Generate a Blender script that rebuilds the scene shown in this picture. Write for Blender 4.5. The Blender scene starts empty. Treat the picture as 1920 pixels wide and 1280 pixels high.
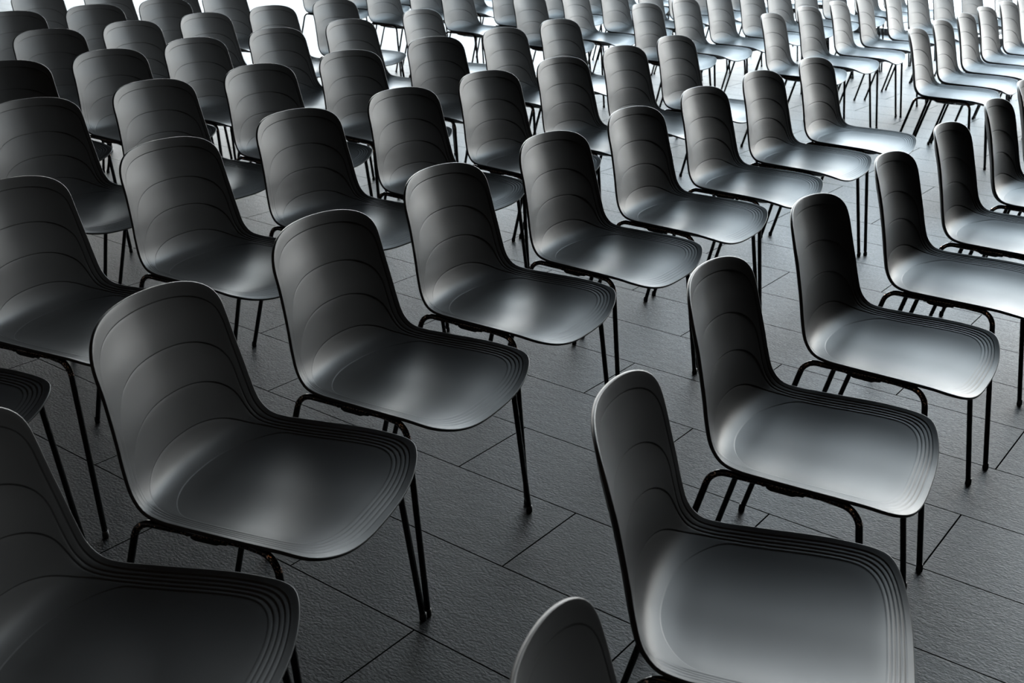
import bpy, bmesh, math, random
from mathutils import Vector, Matrix
S = bpy.context.scene
COL = S.collection
random.seed(4)

# ------------------------------------------------------------------ camera
CAM_H, PITCH, ROLL, FPX = 1.54738, 0.390626, -0.0157549, 2094.014
cd = bpy.data.cameras.new('camera'); cam = bpy.data.objects.new('camera', cd); COL.objects.link(cam)
_c, _s = math.cos(PITCH), math.sin(PITCH); _cr, _sr = math.cos(ROLL), math.sin(ROLL)
_X = Vector((1, 0, 0)); _U = Vector((0, _s, _c)); _F = Vector((0, _c, -_s))
_R = _X * _cr - _U * _sr; _UP = _X * _sr + _U * _cr
cam.matrix_world = Matrix(((_R.x, _UP.x, -_F.x, 0), (_R.y, _UP.y, -_F.y, 0), (_R.z, _UP.z, -_F.z, CAM_H), (0, 0, 0, 1)))
cd.sensor_width = 36.0; cd.lens = FPX / 1920 * 36.0; cd.clip_start = 0.02; cd.clip_end = 300
cd.dof.use_dof = True; cd.dof.focus_distance = 2.9; cd.dof.aperture_fstop = 11.0
S.camera = cam

# ------------------------------------------------------------------ light
# Hall axes: e runs along the glazed facade (and along the joints of the floor), n points out through it
ANG = math.radians(-37.0)
EV = Vector((math.cos(ANG), math.sin(ANG), 0)); NV = Vector((-math.sin(ANG), math.cos(ANG), 0))
FAC_N = 12.95
def hall(e, n, z=0.0): return EV * e + NV * n + Vector((0, 0, z))
E0, E1, N0, CEIL, GLASS_H = -24.0, 17.0, -7.0, 7.0, 6.0
GE1 = 1.5                                    # the glazing ends here, solid wall goes on to the right

W = bpy.data.worlds.new('overcast_sky'); S.world = W; W.use_nodes = True
nt = W.node_tree; nt.nodes.clear()
out = nt.nodes.new('ShaderNodeOutputWorld'); bg = nt.nodes.new('ShaderNodeBackground')
tc = nt.nodes.new('ShaderNodeTexCoord'); sep = nt.nodes.new('ShaderNodeSeparateXYZ'); ramp = nt.nodes.new('ShaderNodeValToRGB')
nt.links.new(tc.outputs['Generated'], sep.inputs[0]); nt.links.new(sep.outputs['Z'], ramp.inputs[0])
cr = ramp.color_ramp; cr.elements[0].position = 0.0; cr.elements[0].color = (1.0, 0.955, 0.94, 1)
cr.elements[1].position = 0.42; cr.elements[1].color = (0.48, 0.60, 0.72, 1)
ce = cr.elements.new(0.13); ce.color = (1.0, 0.96, 0.945, 1)
nt.links.new(ramp.outputs[0], bg.inputs['Color']); bg.inputs['Strength'].default_value = 22
nt.links.new(bg.outputs[0], out.inputs[0])

# the facade opening is a light portal for the sky outside
pd = bpy.data.lights.new('facade_daylight', 'AREA'); pd.shape = 'RECTANGLE'; pd.size = GE1 - E0; pd.size_y = GLASS_H
pd.cycles.is_portal = True
po = bpy.data.objects.new('facade_daylight', pd); COL.objects.link(po)
_m = Matrix((EV, Vector((0, 0, 1)), NV)).transposed()      # local -Z looks into the hall
po.matrix_world = Matrix.Translation(hall((E0 + GE1) / 2, FAC_N + 0.12, GLASS_H / 2)) @ _m.to_4x4()

# unseen warm point lights, added above and behind the camera for glints on the tubes
for i in range(3):
    for j in range(4):
        ld = bpy.data.lights.new('glint_light', 'POINT'); ld.energy = 1.5; ld.color = (1.0, 0.62, 0.32)
        ld.shadow_soft_size = 0.05
        lo = bpy.data.objects.new('glint_light', ld); COL.objects.link(lo)
        lo.location = (-1.6 + i * 1.1, -2.2 + j * 0.9, 4.6)

S.view_settings.view_transform = 'Standard'; S.view_settings.look = 'None'
S.view_settings.gamma = 1.0; S.view_settings.exposure = 0.0; S.view_settings.use_curve_mapping = False

# ------------------------------------------------------------------ materials
def mat(name):
    m = bpy.data.materials.new(name); m.use_nodes = True
    return m, m.node_tree, m.node_tree.nodes['Principled BSDF']
def simple(name, col, rough, metal=0.0, spec=0.5, coat=0.0):
    m, t, b = mat(name)
    b.inputs['Base Color'].default_value = (*col, 1); b.inputs['Roughness'].default_value = rough
    b.inputs['Metallic'].default_value = metal; b.inputs['Specular IOR Level'].default_value = spec
    b.inputs['Coat Weight'].default_value = coat
    return m

def shell_material():
    m, t, b = mat('matte_black_plastic')
    b.inputs['Base Color'].default_value = (0.042, 0.042, 0.042, 1)
    tc = t.nodes.new('ShaderNodeTexCoord')
    n1 = t.nodes.new('ShaderNodeTexNoise'); n1.inputs['Scale'].default_value = 5.0; n1.inputs['Detail'].default_value = 5
    t.links.new(tc.outputs['Object'], n1.inputs['Vector'])
    mr = t.nodes.new('ShaderNodeMapRange'); mr.inputs[1].default_value = 0.3; mr.inputs[2].default_value = 0.7
    mr.inputs[3].default_value = 0.40; mr.inputs[4].default_value = 0.45
    t.links.new(n1.outputs[0], mr.inputs[0]); t.links.new(mr.outputs[0], b.inputs['Roughness'])
    n2 = t.nodes.new('ShaderNodeTexNoise'); n2.inputs['Scale'].default_value = 900.0; n2.inputs['Detail'].default_value = 2
    t.links.new(tc.outputs['Object'], n2.inputs['Vector'])
    bp = t.nodes.new('ShaderNodeBump'); bp.inputs['Strength'].default_value = 0.10; bp.inputs['Distance'].default_value = 0.0004
    t.links.new(n2.outputs[0], bp.inputs['Height']); t.links.new(bp.outputs[0], b.inputs['Normal'])
    b.inputs['Specular IOR Level'].default_value = 0.17
    b.inputs['Sheen Weight'].default_value = 0.0; b.inputs['Sheen Roughness'].default_value = 0.35
    return m

TILE_P, TILE_L, TILE_N0, TILE_E0 = 0.3195, 0.81, 2.158, -1.0
def floor_material():
    m, t, b = mat('dark_slate_tiles')
    N, L = t.nodes, t.links
    geo = N.new('ShaderNodeNewGeometry')
    mp = N.new('ShaderNodeMapping'); mp.vector_type = 'POINT'
    mp.inputs['Rotation'].default_value = (0, 0, -ANG)
    L.new(geo.outputs['Position'], mp.inputs[0])
    # (x, y) is now (e, n); shift so that joints fall on the lines seen between the chairs
    mp.inputs['Location'].default_value = (-TILE_E0 + TILE_L / 2 + TILE_L * 60, -TILE_N0 + TILE_P * 40, 0)
    br = N.new('ShaderNodeTexBrick'); br.offset = 0.5; br.offset_frequency = 2; br.squash = 1.0
    br.inputs['Scale'].default_value = 1.0; br.inputs['Brick Width'].default_value = TILE_L; br.inputs['Row Height'].default_value = TILE_P
    br.inputs['Mortar Size'].default_value = 0.0022; br.inputs['Mortar Smooth'].default_value = 0.15
    br.inputs['Color1'].default_value = (0.008, 0.0083, 0.009, 1); br.inputs['Color2'].default_value = (0.012, 0.012, 0.0126, 1)
    br.inputs['Mortar'].default_value = (0.004, 0.004, 0.004, 1)
    L.new(mp.outputs[0], br.inputs['Vector'])
    ns = N.new('ShaderNodeTexNoise'); ns.inputs['Scale'].default_value = 2.2; ns.inputs['Detail'].default_value = 8
    L.new(geo.outputs['Position'], ns.inputs['Vector'])
    mx = N.new('ShaderNodeMix'); mx.data_type = 'RGBA'; mx.blend_type = 'MULTIPLY'; mx.inputs[0].default_value = 0.35
    L.new(br.outputs['Color'], mx.inputs[6]); L.new(ns.outputs[0], mx.inputs[7])
    L.new(mx.outputs[2], b.inputs['Base Color'])
    # cleft surface: fine streaky grain with pits
    st = N.new('ShaderNodeMapping'); st.inputs['Scale'].default_value = (1.0, 1.7, 1.0)
    L.new(mp.outputs[0], st.inputs[0])
    f1 = N.new('ShaderNodeTexNoise'); f1.inputs['Scale'].default_value = 95.0; f1.inputs['Detail'].default_value = 4; f1.inputs['Roughness'].default_value = 0.62
    f2 = N.new('ShaderNodeTexNoise'); f2.inputs['Scale'].default_value = 18.0; f2.inputs['Detail'].default_value = 3
    L.new(st.outputs[0], f1.inputs['Vector']); L.new(st.outputs[0], f2.inputs['Vector'])
    ad = N.new('ShaderNodeMath'); ad.operation = 'MULTIPLY_ADD'; ad.inputs[1].default_value = 0.7
    L.new(f2.outputs[0], ad.inputs[0]); L.new(f1.outputs[0], ad.inputs[2])
    b1 = N.new('ShaderNodeBump'); b1.inputs['Strength'].default_value = 0.85; b1.inputs['Distance'].default_value = 0.0020
    L.new(ad.outputs[0], b1.inputs['Height'])
    inv = N.new('ShaderNodeMath'); inv.operation = 'SUBTRACT'; inv.inputs[0].default_value = 1.0
    L.new(br.outputs['Fac'], inv.inputs[1])
    b2 = N.new('ShaderNodeBump'); b2.inputs['Strength'].default_value = 1.0; b2.inputs['Distance'].default_value = 0.003
    L.new(inv.outputs[0], b2.inputs['Height']); L.new(b1.outputs[0], b2.inputs['Normal']); L.new(b2.outputs[0], b.inputs['Normal'])
    rr = N.new('ShaderNodeMapRange'); rr.inputs[1].default_value = 0.35; rr.inputs[2].default_value = 0.65
    rr.inputs[3].default_value = 0.50; rr.inputs[4].default_value = 0.62
    L.new(f1.outputs[0], rr.inputs[0]); L.new(rr.outputs[0], b.inputs['Roughness'])
    # joints do not shine
    sp = N.new('ShaderNodeMath'); sp.operation = 'MULTIPLY'; sp.inputs[1].default_value = 0.34
    L.new(inv.outputs[0], sp.inputs[0]); L.new(sp.outputs[0], b.inputs['Specular IOR Level'])
    return m

M_SHELL = shell_material(); M_FLOOR = floor_material()
def tube_material():
    m, t, b = mat('black_lacquered_steel'); N, L = t.nodes, t.links
    # copper coloured metallic flecks in a band on the outside of the bends
    tc = N.new('ShaderNodeTexCoord'); sp = N.new('ShaderNodeSeparateXYZ'); L.new(tc.outputs['Object'], sp.inputs[0])
    vo = N.new('ShaderNodeTexVoronoi'); vo.feature = 'F1'; vo.inputs['Scale'].default_value = 210.0; L.new(tc.outputs['Object'], vo.inputs['Vector'])
    def m2(op, a, b_=None):
        n = N.new('ShaderNodeMath'); n.operation = op
        for i, v in enumerate((a, b_)):
            if v is None: continue
            if isinstance(v, (int, float)): n.inputs[i].default_value = v
            else: L.new(v, n.inputs[i])
        return n.outputs[0]
    z, y = sp.outputs['Z'], m2('ABSOLUTE', sp.outputs['Y'])
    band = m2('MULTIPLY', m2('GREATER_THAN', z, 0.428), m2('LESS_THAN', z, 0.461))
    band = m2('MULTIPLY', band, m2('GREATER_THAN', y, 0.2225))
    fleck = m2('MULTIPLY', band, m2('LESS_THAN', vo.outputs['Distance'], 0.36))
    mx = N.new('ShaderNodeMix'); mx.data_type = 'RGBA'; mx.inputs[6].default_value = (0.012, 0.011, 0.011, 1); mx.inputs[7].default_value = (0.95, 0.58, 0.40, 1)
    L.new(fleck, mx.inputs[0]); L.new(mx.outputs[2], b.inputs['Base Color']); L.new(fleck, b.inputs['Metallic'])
    b.inputs['Roughness'].default_value = 0.15; b.inputs['Specular IOR Level'].default_value = 0.55
    return m
M_TUBE = tube_material()
M_GLIDE = simple('black_nylon', (0.012, 0.012, 0.012), 0.5)
M_WALL = simple('dark_plaster', (0.030, 0.030, 0.032), 0.85)
M_CEIL = simple('dark_ceiling_panel', (0.030, 0.030, 0.033), 0.9)
M_FRAME = simple('grey_aluminium', (0.55, 0.55, 0.55), 0.4, 0.6)
M_PAVE = simple('pale_concrete', (0.62, 0.61, 0.60), 0.8)
def timber_material():
    m, t, b = mat('brown_timber_decking')
    N, L = t.nodes, t.links
    tc = N.new('ShaderNodeTexCoord'); wv = N.new('ShaderNodeTexWave'); wv.bands_direction = 'Y'; wv.inputs['Scale'].default_value = 2.2; wv.inputs['Distortion'].default_value = 0.3
    L.new(tc.outputs['Object'], wv.inputs['Vector'])
    mx = N.new('ShaderNodeMix'); mx.data_type = 'RGBA'; mx.inputs[6].default_value = (0.026, 0.020, 0.018, 1); mx.inputs[7].default_value = (0.034, 0.027, 0.024, 1)
    L.new(wv.outputs[0], mx.inputs[0]); L.new(mx.outputs[2], b.inputs['Base Color']); b.inputs['Roughness'].default_value = 0.8
    return m
M_DECK = timber_material()
def glass_material():
    m, t, b = mat('clear_glass'); N, L = t.nodes, t.links
    N.remove(b)
    o = N['Material Output']; tr = N.new('ShaderNodeBsdfTransparent'); gl = N.new('ShaderNodeBsdfGlossy'); gl.inputs['Roughness'].default_value = 0.0
    lw = N.new('ShaderNodeLayerWeight'); pw = N.new('ShaderNodeMath'); pw.operation = 'POWER'; pw.inputs[1].default_value = 5.0
    L.new(lw.outputs['Facing'], pw.inputs[0])
    fr = N.new('ShaderNodeMath'); fr.operation = 'MULTIPLY_ADD'; fr.inputs[1].default_value = 0.90; fr.inputs[2].default_value = 0.04
    L.new(pw.outputs[0], fr.inputs[0]); mx = N.new('ShaderNodeMixShader')
    tr.inputs[0].default_value = (0.96, 0.98, 0.97, 1)
    L.new(fr.outputs[0], mx.inputs[0]); L.new(tr.outputs[0], mx.inputs[1]); L.new(gl.outputs[0], mx.inputs[2]); L.new(mx.outputs[0], o.inputs[0])
    return m
M_GLASS = glass_material()

# ------------------------------------------------------------------ helpers
def link(name, me, m, parent=None, smooth=False):
    me.materials.clear(); me.materials.append(m)
    if smooth: me.polygons.foreach_set('use_smooth', [True] * len(me.polygons))
    o = bpy.data.objects.new(name, me); COL.objects.link(o)
    if parent: o.parent = parent
    return o
def boxes(name, items, m, parent=None, kind=None):
    """items: (e0,e1,n0,n1,z0,z1) boxes in hall axes, joined into one mesh"""
    bm = bmesh.new()
    for e0, e1, n0, n1, z0, z1 in items:
        v = [bm.verts.new(hall(e, n, z)) for z in (z0, z1) for n in (n0, n1) for e in (e0, e1)]
        for f in ((0, 2, 3, 1), (4, 5, 7, 6), (0, 1, 5, 4), (2, 6, 7, 3), (0, 4, 6, 2), (1, 3, 7, 5)):
            bm.faces.new([v[i] for i in f])
    me = bpy.data.meshes.new(name); bm.to_mesh(me); bm.free()
    o = link(name, me, m, parent)
    if kind: o['kind'] = kind
    return o

# ------------------------------------------------------------------ the hall
boxes('floor', [(E0, E1, N0, FAC_N, -0.2, 0.0)], M_FLOOR, kind='structure')
boxes('ceiling', [(E0 - .3, E1 + .3, N0 - .3, FAC_N + .3, CEIL, CEIL + .3)], M_CEIL, kind='structure')
boxes('wall_left', [(E0 - .3, E0, N0, FAC_N + .3, -0.2, CEIL)], M_WALL, kind='structure')
boxes('wall_right', [(E1, E1 + .3, N0, FAC_N + .3, -0.2, CEIL)], M_WALL, kind='structure')
boxes('wall_back', [(E0 - .3, E1 + .3, N0 - .3, N0, -0.2, CEIL)], M_WALL, kind='structure')
boxes('wall_front', [(E0, E1, FAC_N, FAC_N + .3, GLASS_H, CEIL), (GE1, E1, FAC_N, FAC_N + .3, 0.0, GLASS_H)], M_WALL, kind='structure')
nb = 8; bw = (GE1 - E0) / nb
fr = [(E0, GE1, FAC_N, FAC_N + .10, 0.0, 0.07), (E0, GE1, FAC_N, FAC_N + .10, GLASS_H - .08, GLASS_H)]
fr += [(E0 + i * bw - .035, E0 + i * bw + .035, FAC_N, FAC_N + .10, 0.07, GLASS_H - .08) for i in range(nb + 1)]
win = boxes('window_1', fr, M_FRAME, kind='structure')
boxes('pane', [(E0 + .04, GE1 - .04, FAC_N + .045, FAC_N + .055, 0.07, GLASS_H - .08)], M_GLASS, parent=win)
boxes('terrace', [(-60, 60, FAC_N, 80, -0.35, -0.03)], M_PAVE, kind='structure')
boxes('trim_1', [(-9.0, -3.6, FAC_N + .55, FAC_N + 2.3, -0.03, 0.012)], M_DECK, kind='structure')

# ------------------------------------------------------------------ the chair
def cr_spline(pts, n):
    """Catmull-Rom through the points, n samples evenly spaced by length; returns list of tuples"""
    P = [Vector(p) for p in pts]; P = [P[0] * 2 - P[1]] + P + [P[-1] * 2 - P[-2]]
    d = []
    for i in range(1, len(P) - 2):
        for k in range(24):
            t = k / 24
            d.append(.5 * ((2 * P[i]) + (P[i + 1] - P[i - 1]) * t + (2 * P[i - 1] - 5 * P[i] + 4 * P[i + 1] - P[i + 2]) * t * t + (3 * P[i] - P[i - 1] - 3 * P[i + 1] + P[i + 2]) * t ** 3))
    d.append(P[-2].copy())
    return resample(d, n)
def resample(d, n):
    L = [0.0]
    for a, b in zip(d, d[1:]): L.append(L[-1] + (b - a).length)
    o = []; j = 0
    for i in range(n):
        s = L[-1] * i / (n - 1)
        while j < len(L) - 2 and L[j + 1] < s: j += 1
        t = (s - L[j]) / max(L[j + 1] - L[j], 1e-9)
        o.append(d[j].lerp(d[j + 1], min(max(t, 0), 1)))
    return o

# seat section: stations from the top of the back to the front lip.
# centre (x, z), edge (x, z), half width, exponent of the cross curve
ST = [
 (-.2895, .801, -.2395, .797, .198, 1.8),
 (-.2755, .750, -.2265, .747, .2005, 1.8),
 (-.2590, .700, -.2125, .699, .2015, 1.8),
 (-.2440, .650, -.2005, .652, .2045, 1.85),
 (-.2290, .600, -.1885, .604, .209, 1.9),
 (-.2170, .548, -.1775, .556, .214, 1.95),
 (-.2040, .500, -.1630, .511, .218, 2.05),
 (-.1850, .469, -.1400, .485, .222, 2.3),
 (-.1450, .450, -.1050, .4765, .226, 2.35),
 (-.0870, .4435, -.0600, .4755, .229, 2.5),
 (-.0300, .4420, -.0050, .4755, .232, 2.5),
 (.0300, .4430, .0450, .4758, .235, 2.5),
 (.0900, .4440, .0960, .4755, .2365, 2.5),
 (.1450, .4430, .1480, .4730, .2350, 2.5),
 (.1900, .4380, .1900, .4680, .2340, 2.5),
 (.2330, .4225, .2200, .4640, .2340, 2.5)]
NS = 400; KC = .0
_cen = cr_spline([(a[0], a[1], 0) for a in ST], NS)
# the other columns are read at the station that matches each centre sample
_cs = [Vector((a[0], a[1], 0)) for a in ST]
def _lens(P):
    L = [0.0]
    for a, b in zip(P, P[1:]): L.append(L[-1] + (b - a).length)
    return L
_sl = _lens(_cs); TOT = _lens(_cen)[-1]; _sl = [x * TOT / _sl[-1] for x in _sl]
def _col(cols):
    P = [Vector((*[a[c] for c in cols], 0, 0, 0)[:3]) for a in ST]
    P = [P[0] * 2 - P[1]] + P + [P[-1] * 2 - P[-2]]
    X = [2 * _sl[0] - _sl[1]] + _sl + [2 * _sl[-1] - _sl[-2]]
    o = []; i = 1
    for k in range(NS):
        s = TOT * k / (NS - 1)
        while i < len(_sl) - 1 and X[i + 1] < s: i += 1
        h = X[i + 1] - X[i]; t = (s - X[i]) / h
        m0 = (P[i + 1] - P[i - 1]) / (X[i + 1] - X[i - 1]) * h; m1 = (P[i + 2] - P[i]) / (X[i + 2] - X[i]) * h
        o.append((2 * t**3 - 3 * t * t + 1) * P[i] + (t**3 - 2 * t * t + t) * m0 + (3 * t * t - 2 * t**3) * P[i + 1] + (t**3 - t * t) * m1)
    return o
_edge = _col([2, 3]); _wp = _col([4, 5])
def _at(A, s):
    f = min(max(s / TOT, 0), 1) * (NS - 1); i = min(int(f), NS - 2); return A[i].lerp(A[i + 1], f - i)
def surf(s, y):
    c = _at(_cen, s); e = _at(_edge, s); w = _at(_wp, s)
    v = abs(y) / w.x
    k = v ** w.y
    if s < .50:                               # the sides of the back curl forward more sharply than the middle
        g = KC * min(1.0, (.50 - s) / .15)
        k = (1 - g) * k + g * v ** 5
    return Vector((c.x + (e.x - c.x) * k, y, c.y + (e.y - c.y) * k))
def snormal(s, y):
    h = .002
    a = surf(min(s + h, TOT), y) - surf(max(s - h, 0), y); b = surf(s, y + h) - surf(s, y - h)
    n = b.cross(a); n.normalize()
    if n.x * .3 + n.z < 0 and s > TOT * .55: n.negate()
    if n.x < 0 and s <= TOT * .55: n.negate()
    return n

M2 = 96                                      # points along one half of a ring
def half_ring(a0, r0, m0, a1, r1, m1, d):
    """closed ring in (s, y): a0/a1 = where it crosses the centre line from the top / from the front,
    r/m = corner size and squareness, d(s) = distance kept from the side edge"""
    s0, s1 = a0, TOT - a1
    pts = []
    for i in range(401):
        u = i / 400; s = s0 + (s1 - s0) * (0.5 - 0.5 * math.cos(math.pi * u))
        w = _at(_wp, s).x - d(s)
        k = 1.0
        if s - s0 < r0: k *= max(0, 1 - ((r0 - (s - s0)) / r0) ** m0) ** (1 / m0)
        if s1 - s < r1: k *= max(0, 1 - ((r1 - (s1 - s)) / r1) ** m1) ** (1 / m1)
        pts.append(Vector((s, w * k, 0)))
    return resample(pts, M2 + 1)
def ring(h):                                  # mirror to a closed ring of 2*M2 points
    return h + [Vector((p.x, -p.y, 0)) for p in h[-2:0:-1]]
BEND = .36
def dside(back, front):
    def f(s):
        t = min(max((s - BEND + .10) / .20, 0), 1); t = t * t * (3 - 2 * t)
        return back * (1 - t) + front * t
    return f
# five rings where the fine grooves run; they fan out over the back and close up round the seat
LOOPS = []
for a0, db, df, r0, m0 in ((.027, .011, .0115, .100, 3.3), (.120, .026, .0200, .110, 2.7), (.206, .035, .0285, .115, 2.5), (.290, .041, .0370, .110, 2.4), (.372, .048, .0450, .085, 2.4)):
    LOOPS.append(ring(half_ring(a0, r0, m0, df, max(.10 - df * .3, .07), 3.4, dside(db, df))))
RIM = ring(half_ring(0, .100, 3.5, 0, .100, 3.8, dside(0, 0)))
NR = len(RIM)
def lerp_ring(A, B, t): return [a.lerp(b, t) for a, b in zip(A, B)]
def shift_ring(A, dist):                      # move a ring inwards
    o = []
    for i, p in enumerate(A):
        tg = A[(i + 1) % NR] - A[i - 1]; tg.normalize()
        nrm = Vector((tg.y, -tg.x, 0))
        cx = Vector((TOT * .6, 0, 0)) - p
        if nrm.dot(cx) < 0 and abs(p.y) < .02: nrm.negate()
        if abs(p.y) >= .02 and nrm.y * p.y > 0: nrm.negate()
        o.append(p + nrm * dist)
    return o

def seat_shell_mesh():
    rings = []                                # (ring in (s,y), depth below the surface per point)
    GW, GD = .0008, .0016
    def amp(p):                               # the grooves die out on the sides of the back
        if p.x > BEND + .05: return .50
        w = _at(_wp, p.x).x; q = abs(p.y) / w
        side = 1.0 - .75 * min(max((q - .62) / .25, 0), 1)
        t = min(max((p.x - BEND + .12) / .17, 0), 1)
        t = t * t * (3 - 2 * t)
        return side * (1 - t) + .50 * t
    # every ring steps the surface down by a fraction of a millimetre, so the shell is faintly terraced
    prev = RIM; rings.append((RIM, None))
    def low(R, t): return [GD * amp(p) * (1 - t) ** 2 for p in R]     # t: 0 just inside a step, 1 at the next one
    sub = [3, 16, 14, 14, 12]
    for j, L in enumerate(LOOPS):
        A = shift_ring(prev, GW) if j else RIM
        Bo = shift_ring(L, -GW)
        A2 = shift_ring(prev, GW + .0010) if j else RIM
        B2 = shift_ring(L, -GW - .0010)
        seq = ([A] if j else []) + [lerp_ring(A2, B2, k / sub[j]) for k in range(0 if j else 1, sub[j] + 1)] + [Bo]
        for k, r in enumerate(seq): rings.append((r, low(r, k / (len(seq) - 1)) if j else None))
        prev = L
    for k in (0, 1, 3, 6, 9, 13, 18, 24):
        R = shift_ring(prev, GW + k * .001); rings.append((R, [.6 * v for v in low(R, k / 24)]))
    last = R; c = sum(last, Vector()) / NR; c.y = 0
    c.x = TOT * .745; 
    for k in range(1, 36):
        t = 1 - k / 36
        rings.append(([c + (p - c) * t for p in last], None))
    bm = bmesh.new(); TH = .0070
    top = []
    for R, am in rings:
        row = []
        for i, p in enumerate(R):
            q = surf(p.x, p.y)
            if am: q = q - snormal(p.x, p.y) * am[i]
            row.append(bm.verts.new(q))
        top.append(row)
    cv = bm.verts.new(surf(c.x, 0))
    # underside: fewer rings
    bot = []
    brs = [RIM, shift_ring(RIM, .004)] + [lerp_ring(RIM, last, k / 8) for k in range(1, 9)] + [[c + (p - c) * (1 - k / 6) for p in last] for k in range(1, 6)]
    for k, R in enumerate(brs):
        th = TH + (.0 if k < 2 else .0015)
        bot.append([bm.verts.new(surf(p.x, p.y) - snormal(p.x, p.y) * th) for p in R])
    cb = bm.verts.new(surf(c.x, 0) - snormal(c.x, 0) * (TH + .001))
    # rounded lip between them
    lip = []
    for ou, dn in ((.0007, .0001), (.0016, .0006), (.0022, .0015), (.0025, .0028), (.0022, TH - .0012), (.0009, TH - .0002)):
        row = []
        for i, p in enumerate(RIM):
            q = surf(p.x, p.y); n = snormal(p.x, p.y)
            q2 = surf(*shift_ring_pt[i]); outw = (q - q2).normalized()
            row.append(bm.verts.new(q - n * dn + outw * ou))
        lip.append(row)
    def bridge(A, B):
        for i in range(NR):
            j = (i + 1) % NR
            try: bm.faces.new((A[i], A[j], B[j], B[i]))
            except ValueError: pass
    for A, B in zip(top, top[1:]): bridge(A, B)
    for i in range(NR): bm.faces.new((top[-1][i], top[-1][(i + 1) % NR], cv))
    for A, B in zip(bot, bot[1:]): bridge(B, A)
    for i in range(NR): bm.faces.new((bot[-1][(i + 1) % NR], bot[-1][i], cb))
    ch = [top[0]] + lip + [bot[0]]
    for A, B in zip(ch, ch[1:]): bridge(B, A)
    bmesh.ops.recalc_face_normals(bm, faces=bm.faces)
    me = bpy.data.meshes.new('seat_shell'); bm.to_mesh(me); bm.free()
    return me
shift_ring_pt = [(p.x, p.y) for p in shift_ring(RIM, .006)]

def fillet(pts, r, n=8):
    """polyline with its inner corners rounded"""
    o = [Vector(pts[0])]
    for a, b, c in zip(pts, pts[1:], pts[2:]):
        a, b, c = Vector(a), Vector(b), Vector(c)
        u = (a - b).normalized(); v = (c - b).normalized()
        ang = u.angle(v); t = r / math.tan(ang / 2)
        p, q = b + u * t, b + v * t
        bis = (u + v).normalized(); cen = b + bis * (r / math.sin(ang / 2))
        x = (p - cen).normalized(); yv = (q - cen).normalized(); th = x.angle(yv)
        for k in range(n + 1):
            s = k / n
            o.append(cen + (x * math.sin((1 - s) * th) + yv * math.sin(s * th)) / math.sin(th) * r)
    o.append(Vector(pts[-1])); return o
def tube(bm, path, r, seg=14):
    rows = []; up = Vector((0.13, 0.41, 0.9)).normalized()
    for i, p in enumerate(path):
        t = (path[min(i + 1, len(path) - 1)] - path[max(i - 1, 0)]).normalized()
        if i == 0: s = t.cross(up).normalized()
        s = (s - t * s.dot(t)).normalized(); u = t.cross(s)
        rows.append([bm.verts.new(p + (s * math.cos(2 * math.pi * k / seg) + u * math.sin(2 * math.pi * k / seg)) * r) for k in range(seg)])
    for A, B in zip(rows, rows[1:]):
        for k in range(seg): bm.faces.new((A[k], A[(k + 1) % seg], B[(k + 1) % seg], B[k]))
    bm.faces.new(rows[0][::-1]); bm.faces.new(rows[-1])
def tmesh(name, paths, r):
    bm = bmesh.new()
    for p in paths: tube(bm, p, r)
    bmesh.ops.recalc_face_normals(bm, faces=bm.faces)
    me = bpy.data.meshes.new(name); bm.to_mesh(me); bm.free(); return me
def cyl(name, x, y, r0, r1, z0, z1, seg=16):
    bm = bmesh.new()
    prof = [(r0 * .8, z0), (r0, z0 + .002), (r0, z1 * .45), (r1, z1)]
    rows = [[bm.verts.new((x + r * math.cos(2 * math.pi * k / seg), y + r * math.sin(2 * math.pi * k / seg), z)) for k in range(seg)] for r, z in prof]
    for A, B in zip(rows, rows[1:]):
        for k in range(seg): bm.faces.new((A[k], A[(k + 1) % seg], B[(k + 1) % seg], B[k]))
    bm.faces.new(rows[0][::-1]); bm.faces.new(rows[-1])
    me = bpy.data.meshes.new(name); bm.to_mesh(me); bm.free(); return me
def clip_mesh(sy):
    """small plastic linking bracket under the side of the seat"""
    bm = bmesh.new(); y0, y1 = sy * .2235, sy * .2135
    prof = [(-.050, .456), (-.048, .449), (-.040, .4455), (.005, .4445), (.012, .448), (.026, .449), (.030, .456)]
    A = [bm.verts.new((x, y0, z)) for x, z in prof]; B = [bm.verts.new((x, y1, z)) for x, z in prof]
    bm.faces.new(A); bm.faces.new(B[::-1])
    for i in range(len(A)):
        j = (i + 1) % len(A); bm.faces.new((A[i], B[i], B[j], A[j]))
    bmesh.ops.recalc_face_normals(bm, faces=bm.faces)
    bmesh.ops.bevel(bm, geom=bm.edges[:], offset=.0012, segments=2, affect='EDGES')
    me = bpy.data.meshes.new('linking_bracket'); bm.to_mesh(me); bm.free(); return me

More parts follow.
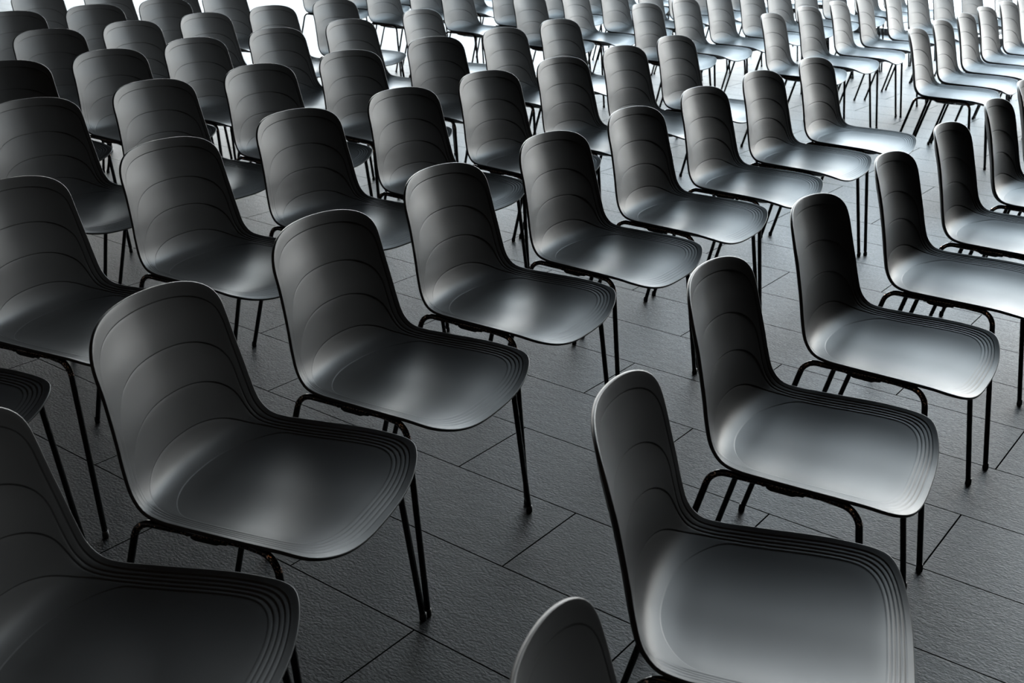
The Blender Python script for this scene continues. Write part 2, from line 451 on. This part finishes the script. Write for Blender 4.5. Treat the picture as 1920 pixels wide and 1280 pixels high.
def plate_mesh():
    """shallow support moulded under the middle of the seat"""
    bm = bmesh.new(); NI, NJ = 16, 20; T, B = [], []
    for i in range(NI + 1):
        u = i / NI; s = TOT * (.585 + .30 * u); rt, rb = [], []
        for j in range(NJ + 1):
            v = -1 + 2 * j / NJ; y = v * (.196 - .03 * u)
            e = max(0.0, 1 - abs(v) ** 6) * max(0.0, 1 - abs(2 * u - 1) ** 6)
            q = surf(s, y); n = snormal(s, y)
            rt.append(bm.verts.new(q - n * .0072)); rb.append(bm.verts.new(q - n * (.0085 + .017 * e)))
        T.append(rt); B.append(rb)
    for i in range(NI):
        for j in range(NJ):
            bm.faces.new((T[i][j], T[i + 1][j], T[i + 1][j + 1], T[i][j + 1])); bm.faces.new((B[i][j], B[i][j + 1], B[i + 1][j + 1], B[i + 1][j]))
    for i in range(NI):
        for j in (0, NJ): bm.faces.new((T[i][j], T[i + 1][j], B[i + 1][j], B[i][j]))
    for j in range(NJ):
        for i in (0, NI): bm.faces.new((T[i][j], T[i][j + 1], B[i][j + 1], B[i][j]))
    bmesh.ops.recalc_face_normals(bm, faces=bm.faces)
    me = bpy.data.meshes.new('support_plate'); bm.to_mesh(me); bm.free(); return me
TR = .0071
FOOT_F, FOOT_R = (.194, .2580), (-.277, .2390)
VF, VR = (.134, .2365, .4590), (-.162, .2195, .4600)
def rail(sy):                                 # the straight stretch under the side of the seat
    return Vector((-.085, .2180 * sy, .4585)), Vector((.060, .2210 * sy, .4590))
def make_chair():
    t = bpy.data.objects.new('shell_chair', None); COL.objects.link(t); t.empty_display_size = .2
    link('seat_shell', seat_shell_mesh(), M_SHELL, t, True)
    for sy in (-1, 1):
        f = Vector((FOOT_F[0], FOOT_F[1] * sy, .006)); r = Vector((FOOT_R[0], FOOT_R[1] * sy, .006))
        vf = Vector((VF[0], VF[1] * sy, VF[2])); vr = Vector((VR[0], VR[1] * sy, VR[2]))
        q1, q2 = rail(sy)
        for foot, v, q, nm in ((f, vf, q2, 'front'), (r, vr, q1, 'rear')):
            lg = link('leg', tmesh('leg', [fillet([foot, v, q], .040, 9)], TR), M_TUBE, t, True)
            link('glide', cyl('glide', foot.x, foot.y, .0085, .0075, 0.0, .020), M_GLIDE, lg, True)
        link('linking_bracket', clip_mesh(sy), M_GLIDE, t)
    rails = []
    for sy in (-1, 1): rails.append(list(rail(sy)))
    cross = []
    for x in (-.055, .045):
        cross.append(cr_spline([(x, -.221, .4585), (x, -.180, .4450), (x, -.10, .4280), (x, 0, .4230), (x, .10, .4280), (x, .180, .4450), (x, .221, .4585)], 22))
    link('seat_frame', tmesh('seat_frame', rails + cross, TR), M_TUBE, t, True)
    link('support_plate', plate_mesh(), M_GLIDE, t, True)
    return t

def dup(root):
    r = root.copy(); COL.objects.link(r)
    for ch in root.children:
        c = ch.copy(); COL.objects.link(c); c.parent = r
        for g in ch.children:
            d = g.copy(); COL.objects.link(d); d.parent = c
    return r

# (x, y, heading) of every chair, each row listed from its near end towards the glass front
ROWS = {
 'A': [(0.297, 0.879, -0.162), (0.418, 1.508, -0.289), (0.650, 2.103, -0.477), (0.983, 2.644, -0.575), (1.346, 3.170, -0.569), (1.684, 3.645, -0.605), (2.040, 4.133, -0.593), (2.360, 4.609, -0.598)],
 'B': [(-0.582, 1.355, -0.169), (-0.456, 1.912, -0.319), (-0.237, 2.429, -0.471), (0.010, 2.932, -0.530), (0.320, 3.391, -0.599), (0.624, 3.848, -0.606), (0.937, 4.306, -0.615), (1.256, 4.744, -0.631), (1.591, 5.172, -0.626)],
 'C': [(-1.322, 2.186, -0.363), (-1.098, 2.728, -0.394), (-0.843, 3.227, -0.508), (-0.555, 3.713, -0.601), (-0.242, 4.171, -0.636), (0.072, 4.622, -0.659), (0.398, 5.056, -0.656), (0.720, 5.485, -0.641), (1.031, 5.922, -0.636)],
 'D': [(-1.526, 3.842, -0.574), (-1.222, 4.283, -0.571), (-0.908, 4.719, -0.612), (-0.589, 5.174, -0.653), (-0.240, 5.703, -0.723), (0.123, 6.156, -0.627), (0.439, 6.609, -0.649)],
 'E': [(-2.016, 4.675, -0.753), (-1.679, 5.093, -0.614), (-1.400, 5.551, -0.571), (-1.091, 5.991, -0.615), (-0.763, 6.444, -0.627), (-0.391, 7.051, -0.556)],
 'F': [(-2.239, 5.781, -0.677), (-1.925, 6.216, -0.553), (-1.637, 6.669, -0.560), (-1.343, 7.131, -0.595), (-1.033, 7.592, -0.652)],
 'G': [(-2.759, 6.577, -0.672), (-2.432, 7.004, -0.677), (-2.124, 7.444, -0.660), (-1.874, 8.053, -0.594)],
 'H': [(-3.112, 7.859, -0.577), (-2.785, 8.298, -0.589), (-2.443, 8.741, -0.640)],
 'Bx': [(2.496, 6.437, -0.553), (2.787, 6.887, -0.602), (3.093, 7.327, -0.606), (3.395, 7.770, -0.643), (3.717, 8.200, -0.671), (4.021, 8.644, -0.655)],
 'Cx': [(1.809, 7.139, -0.559), (2.142, 7.602, -0.615), (2.464, 8.032, -0.551), (2.767, 8.476, -0.537), (3.101, 8.901, -0.562), (3.419, 9.333, -0.717), (3.766, 9.742, -0.736), (4.148, 10.119, -0.786), (4.565, 10.464, -0.743)],
 'Dx': [(1.059, 7.644, -0.627), (1.380, 8.075, -0.618), (1.686, 8.515, -0.623), (2.006, 8.946, -0.661), (2.307, 9.393, -0.687), (2.622, 9.828, -0.698), (2.966, 10.241, -0.769), (3.358, 10.641, -0.787), (3.736, 11.022, -0.764)],
 'Ex': [(0.275, 8.272, -0.613), (0.631, 8.684, -0.561), (0.946, 9.119, -0.614), (1.275, 9.544, -0.598), (1.578, 9.987, -0.679), (1.844, 10.455, -0.537), (2.232, 10.848, -0.538), (2.644, 11.230, -0.515), (3.014, 11.639, -0.496)],
 'Fx': [(-0.295, 9.032, -0.588), (0.085, 9.455, -0.695), (0.485, 9.987, -0.592), (0.816, 10.412, -0.598), (1.135, 10.848, -0.595), (1.455, 11.293, -0.595)],
 'Gx': [(-0.945, 9.502, -0.592), (-0.636, 9.942, -0.586), (-0.294, 10.445, -0.627)],
 'Hx': [(-1.586, 10.140, -0.575), (-1.276, 10.591, -0.580), (-0.956, 11.036, -0.580)],
}
ORD = ['first', 'second', 'third', 'fourth', 'fifth', 'sixth', 'seventh', 'eighth', 'ninth']
proto = make_chair(); used = False
for key, chairs in ROWS.items():
    far = key.endswith('x'); k = 'ABCDEFGH'.index(key[0]) - (1 if far else 0)    # no front-row chair shows past the aisle
    row = 'rightmost row' if k == 0 else '%s row from the right' % ORD[k]
    for i, (x, y, a) in enumerate(chairs):
        o = dup(proto) if used else proto
        used = True
        o.location = (x, y, 0); o.rotation_euler = (0, 0, a)
        if far:
            o['label'] = 'shiny black shell chair past the aisle, %s, %s from the aisle' % (row, ORD[i])
            o['group'] = 'chairs past the aisle in the %s' % row
        else:
            o['label'] = 'matte black shell chair before the aisle, %s, %s the camera' % (row, ('%s nearest' % ORD[i]) if i else 'nearest')
            o['group'] = 'chairs before the aisle in the %s' % row
        o['category'] = 'chair'
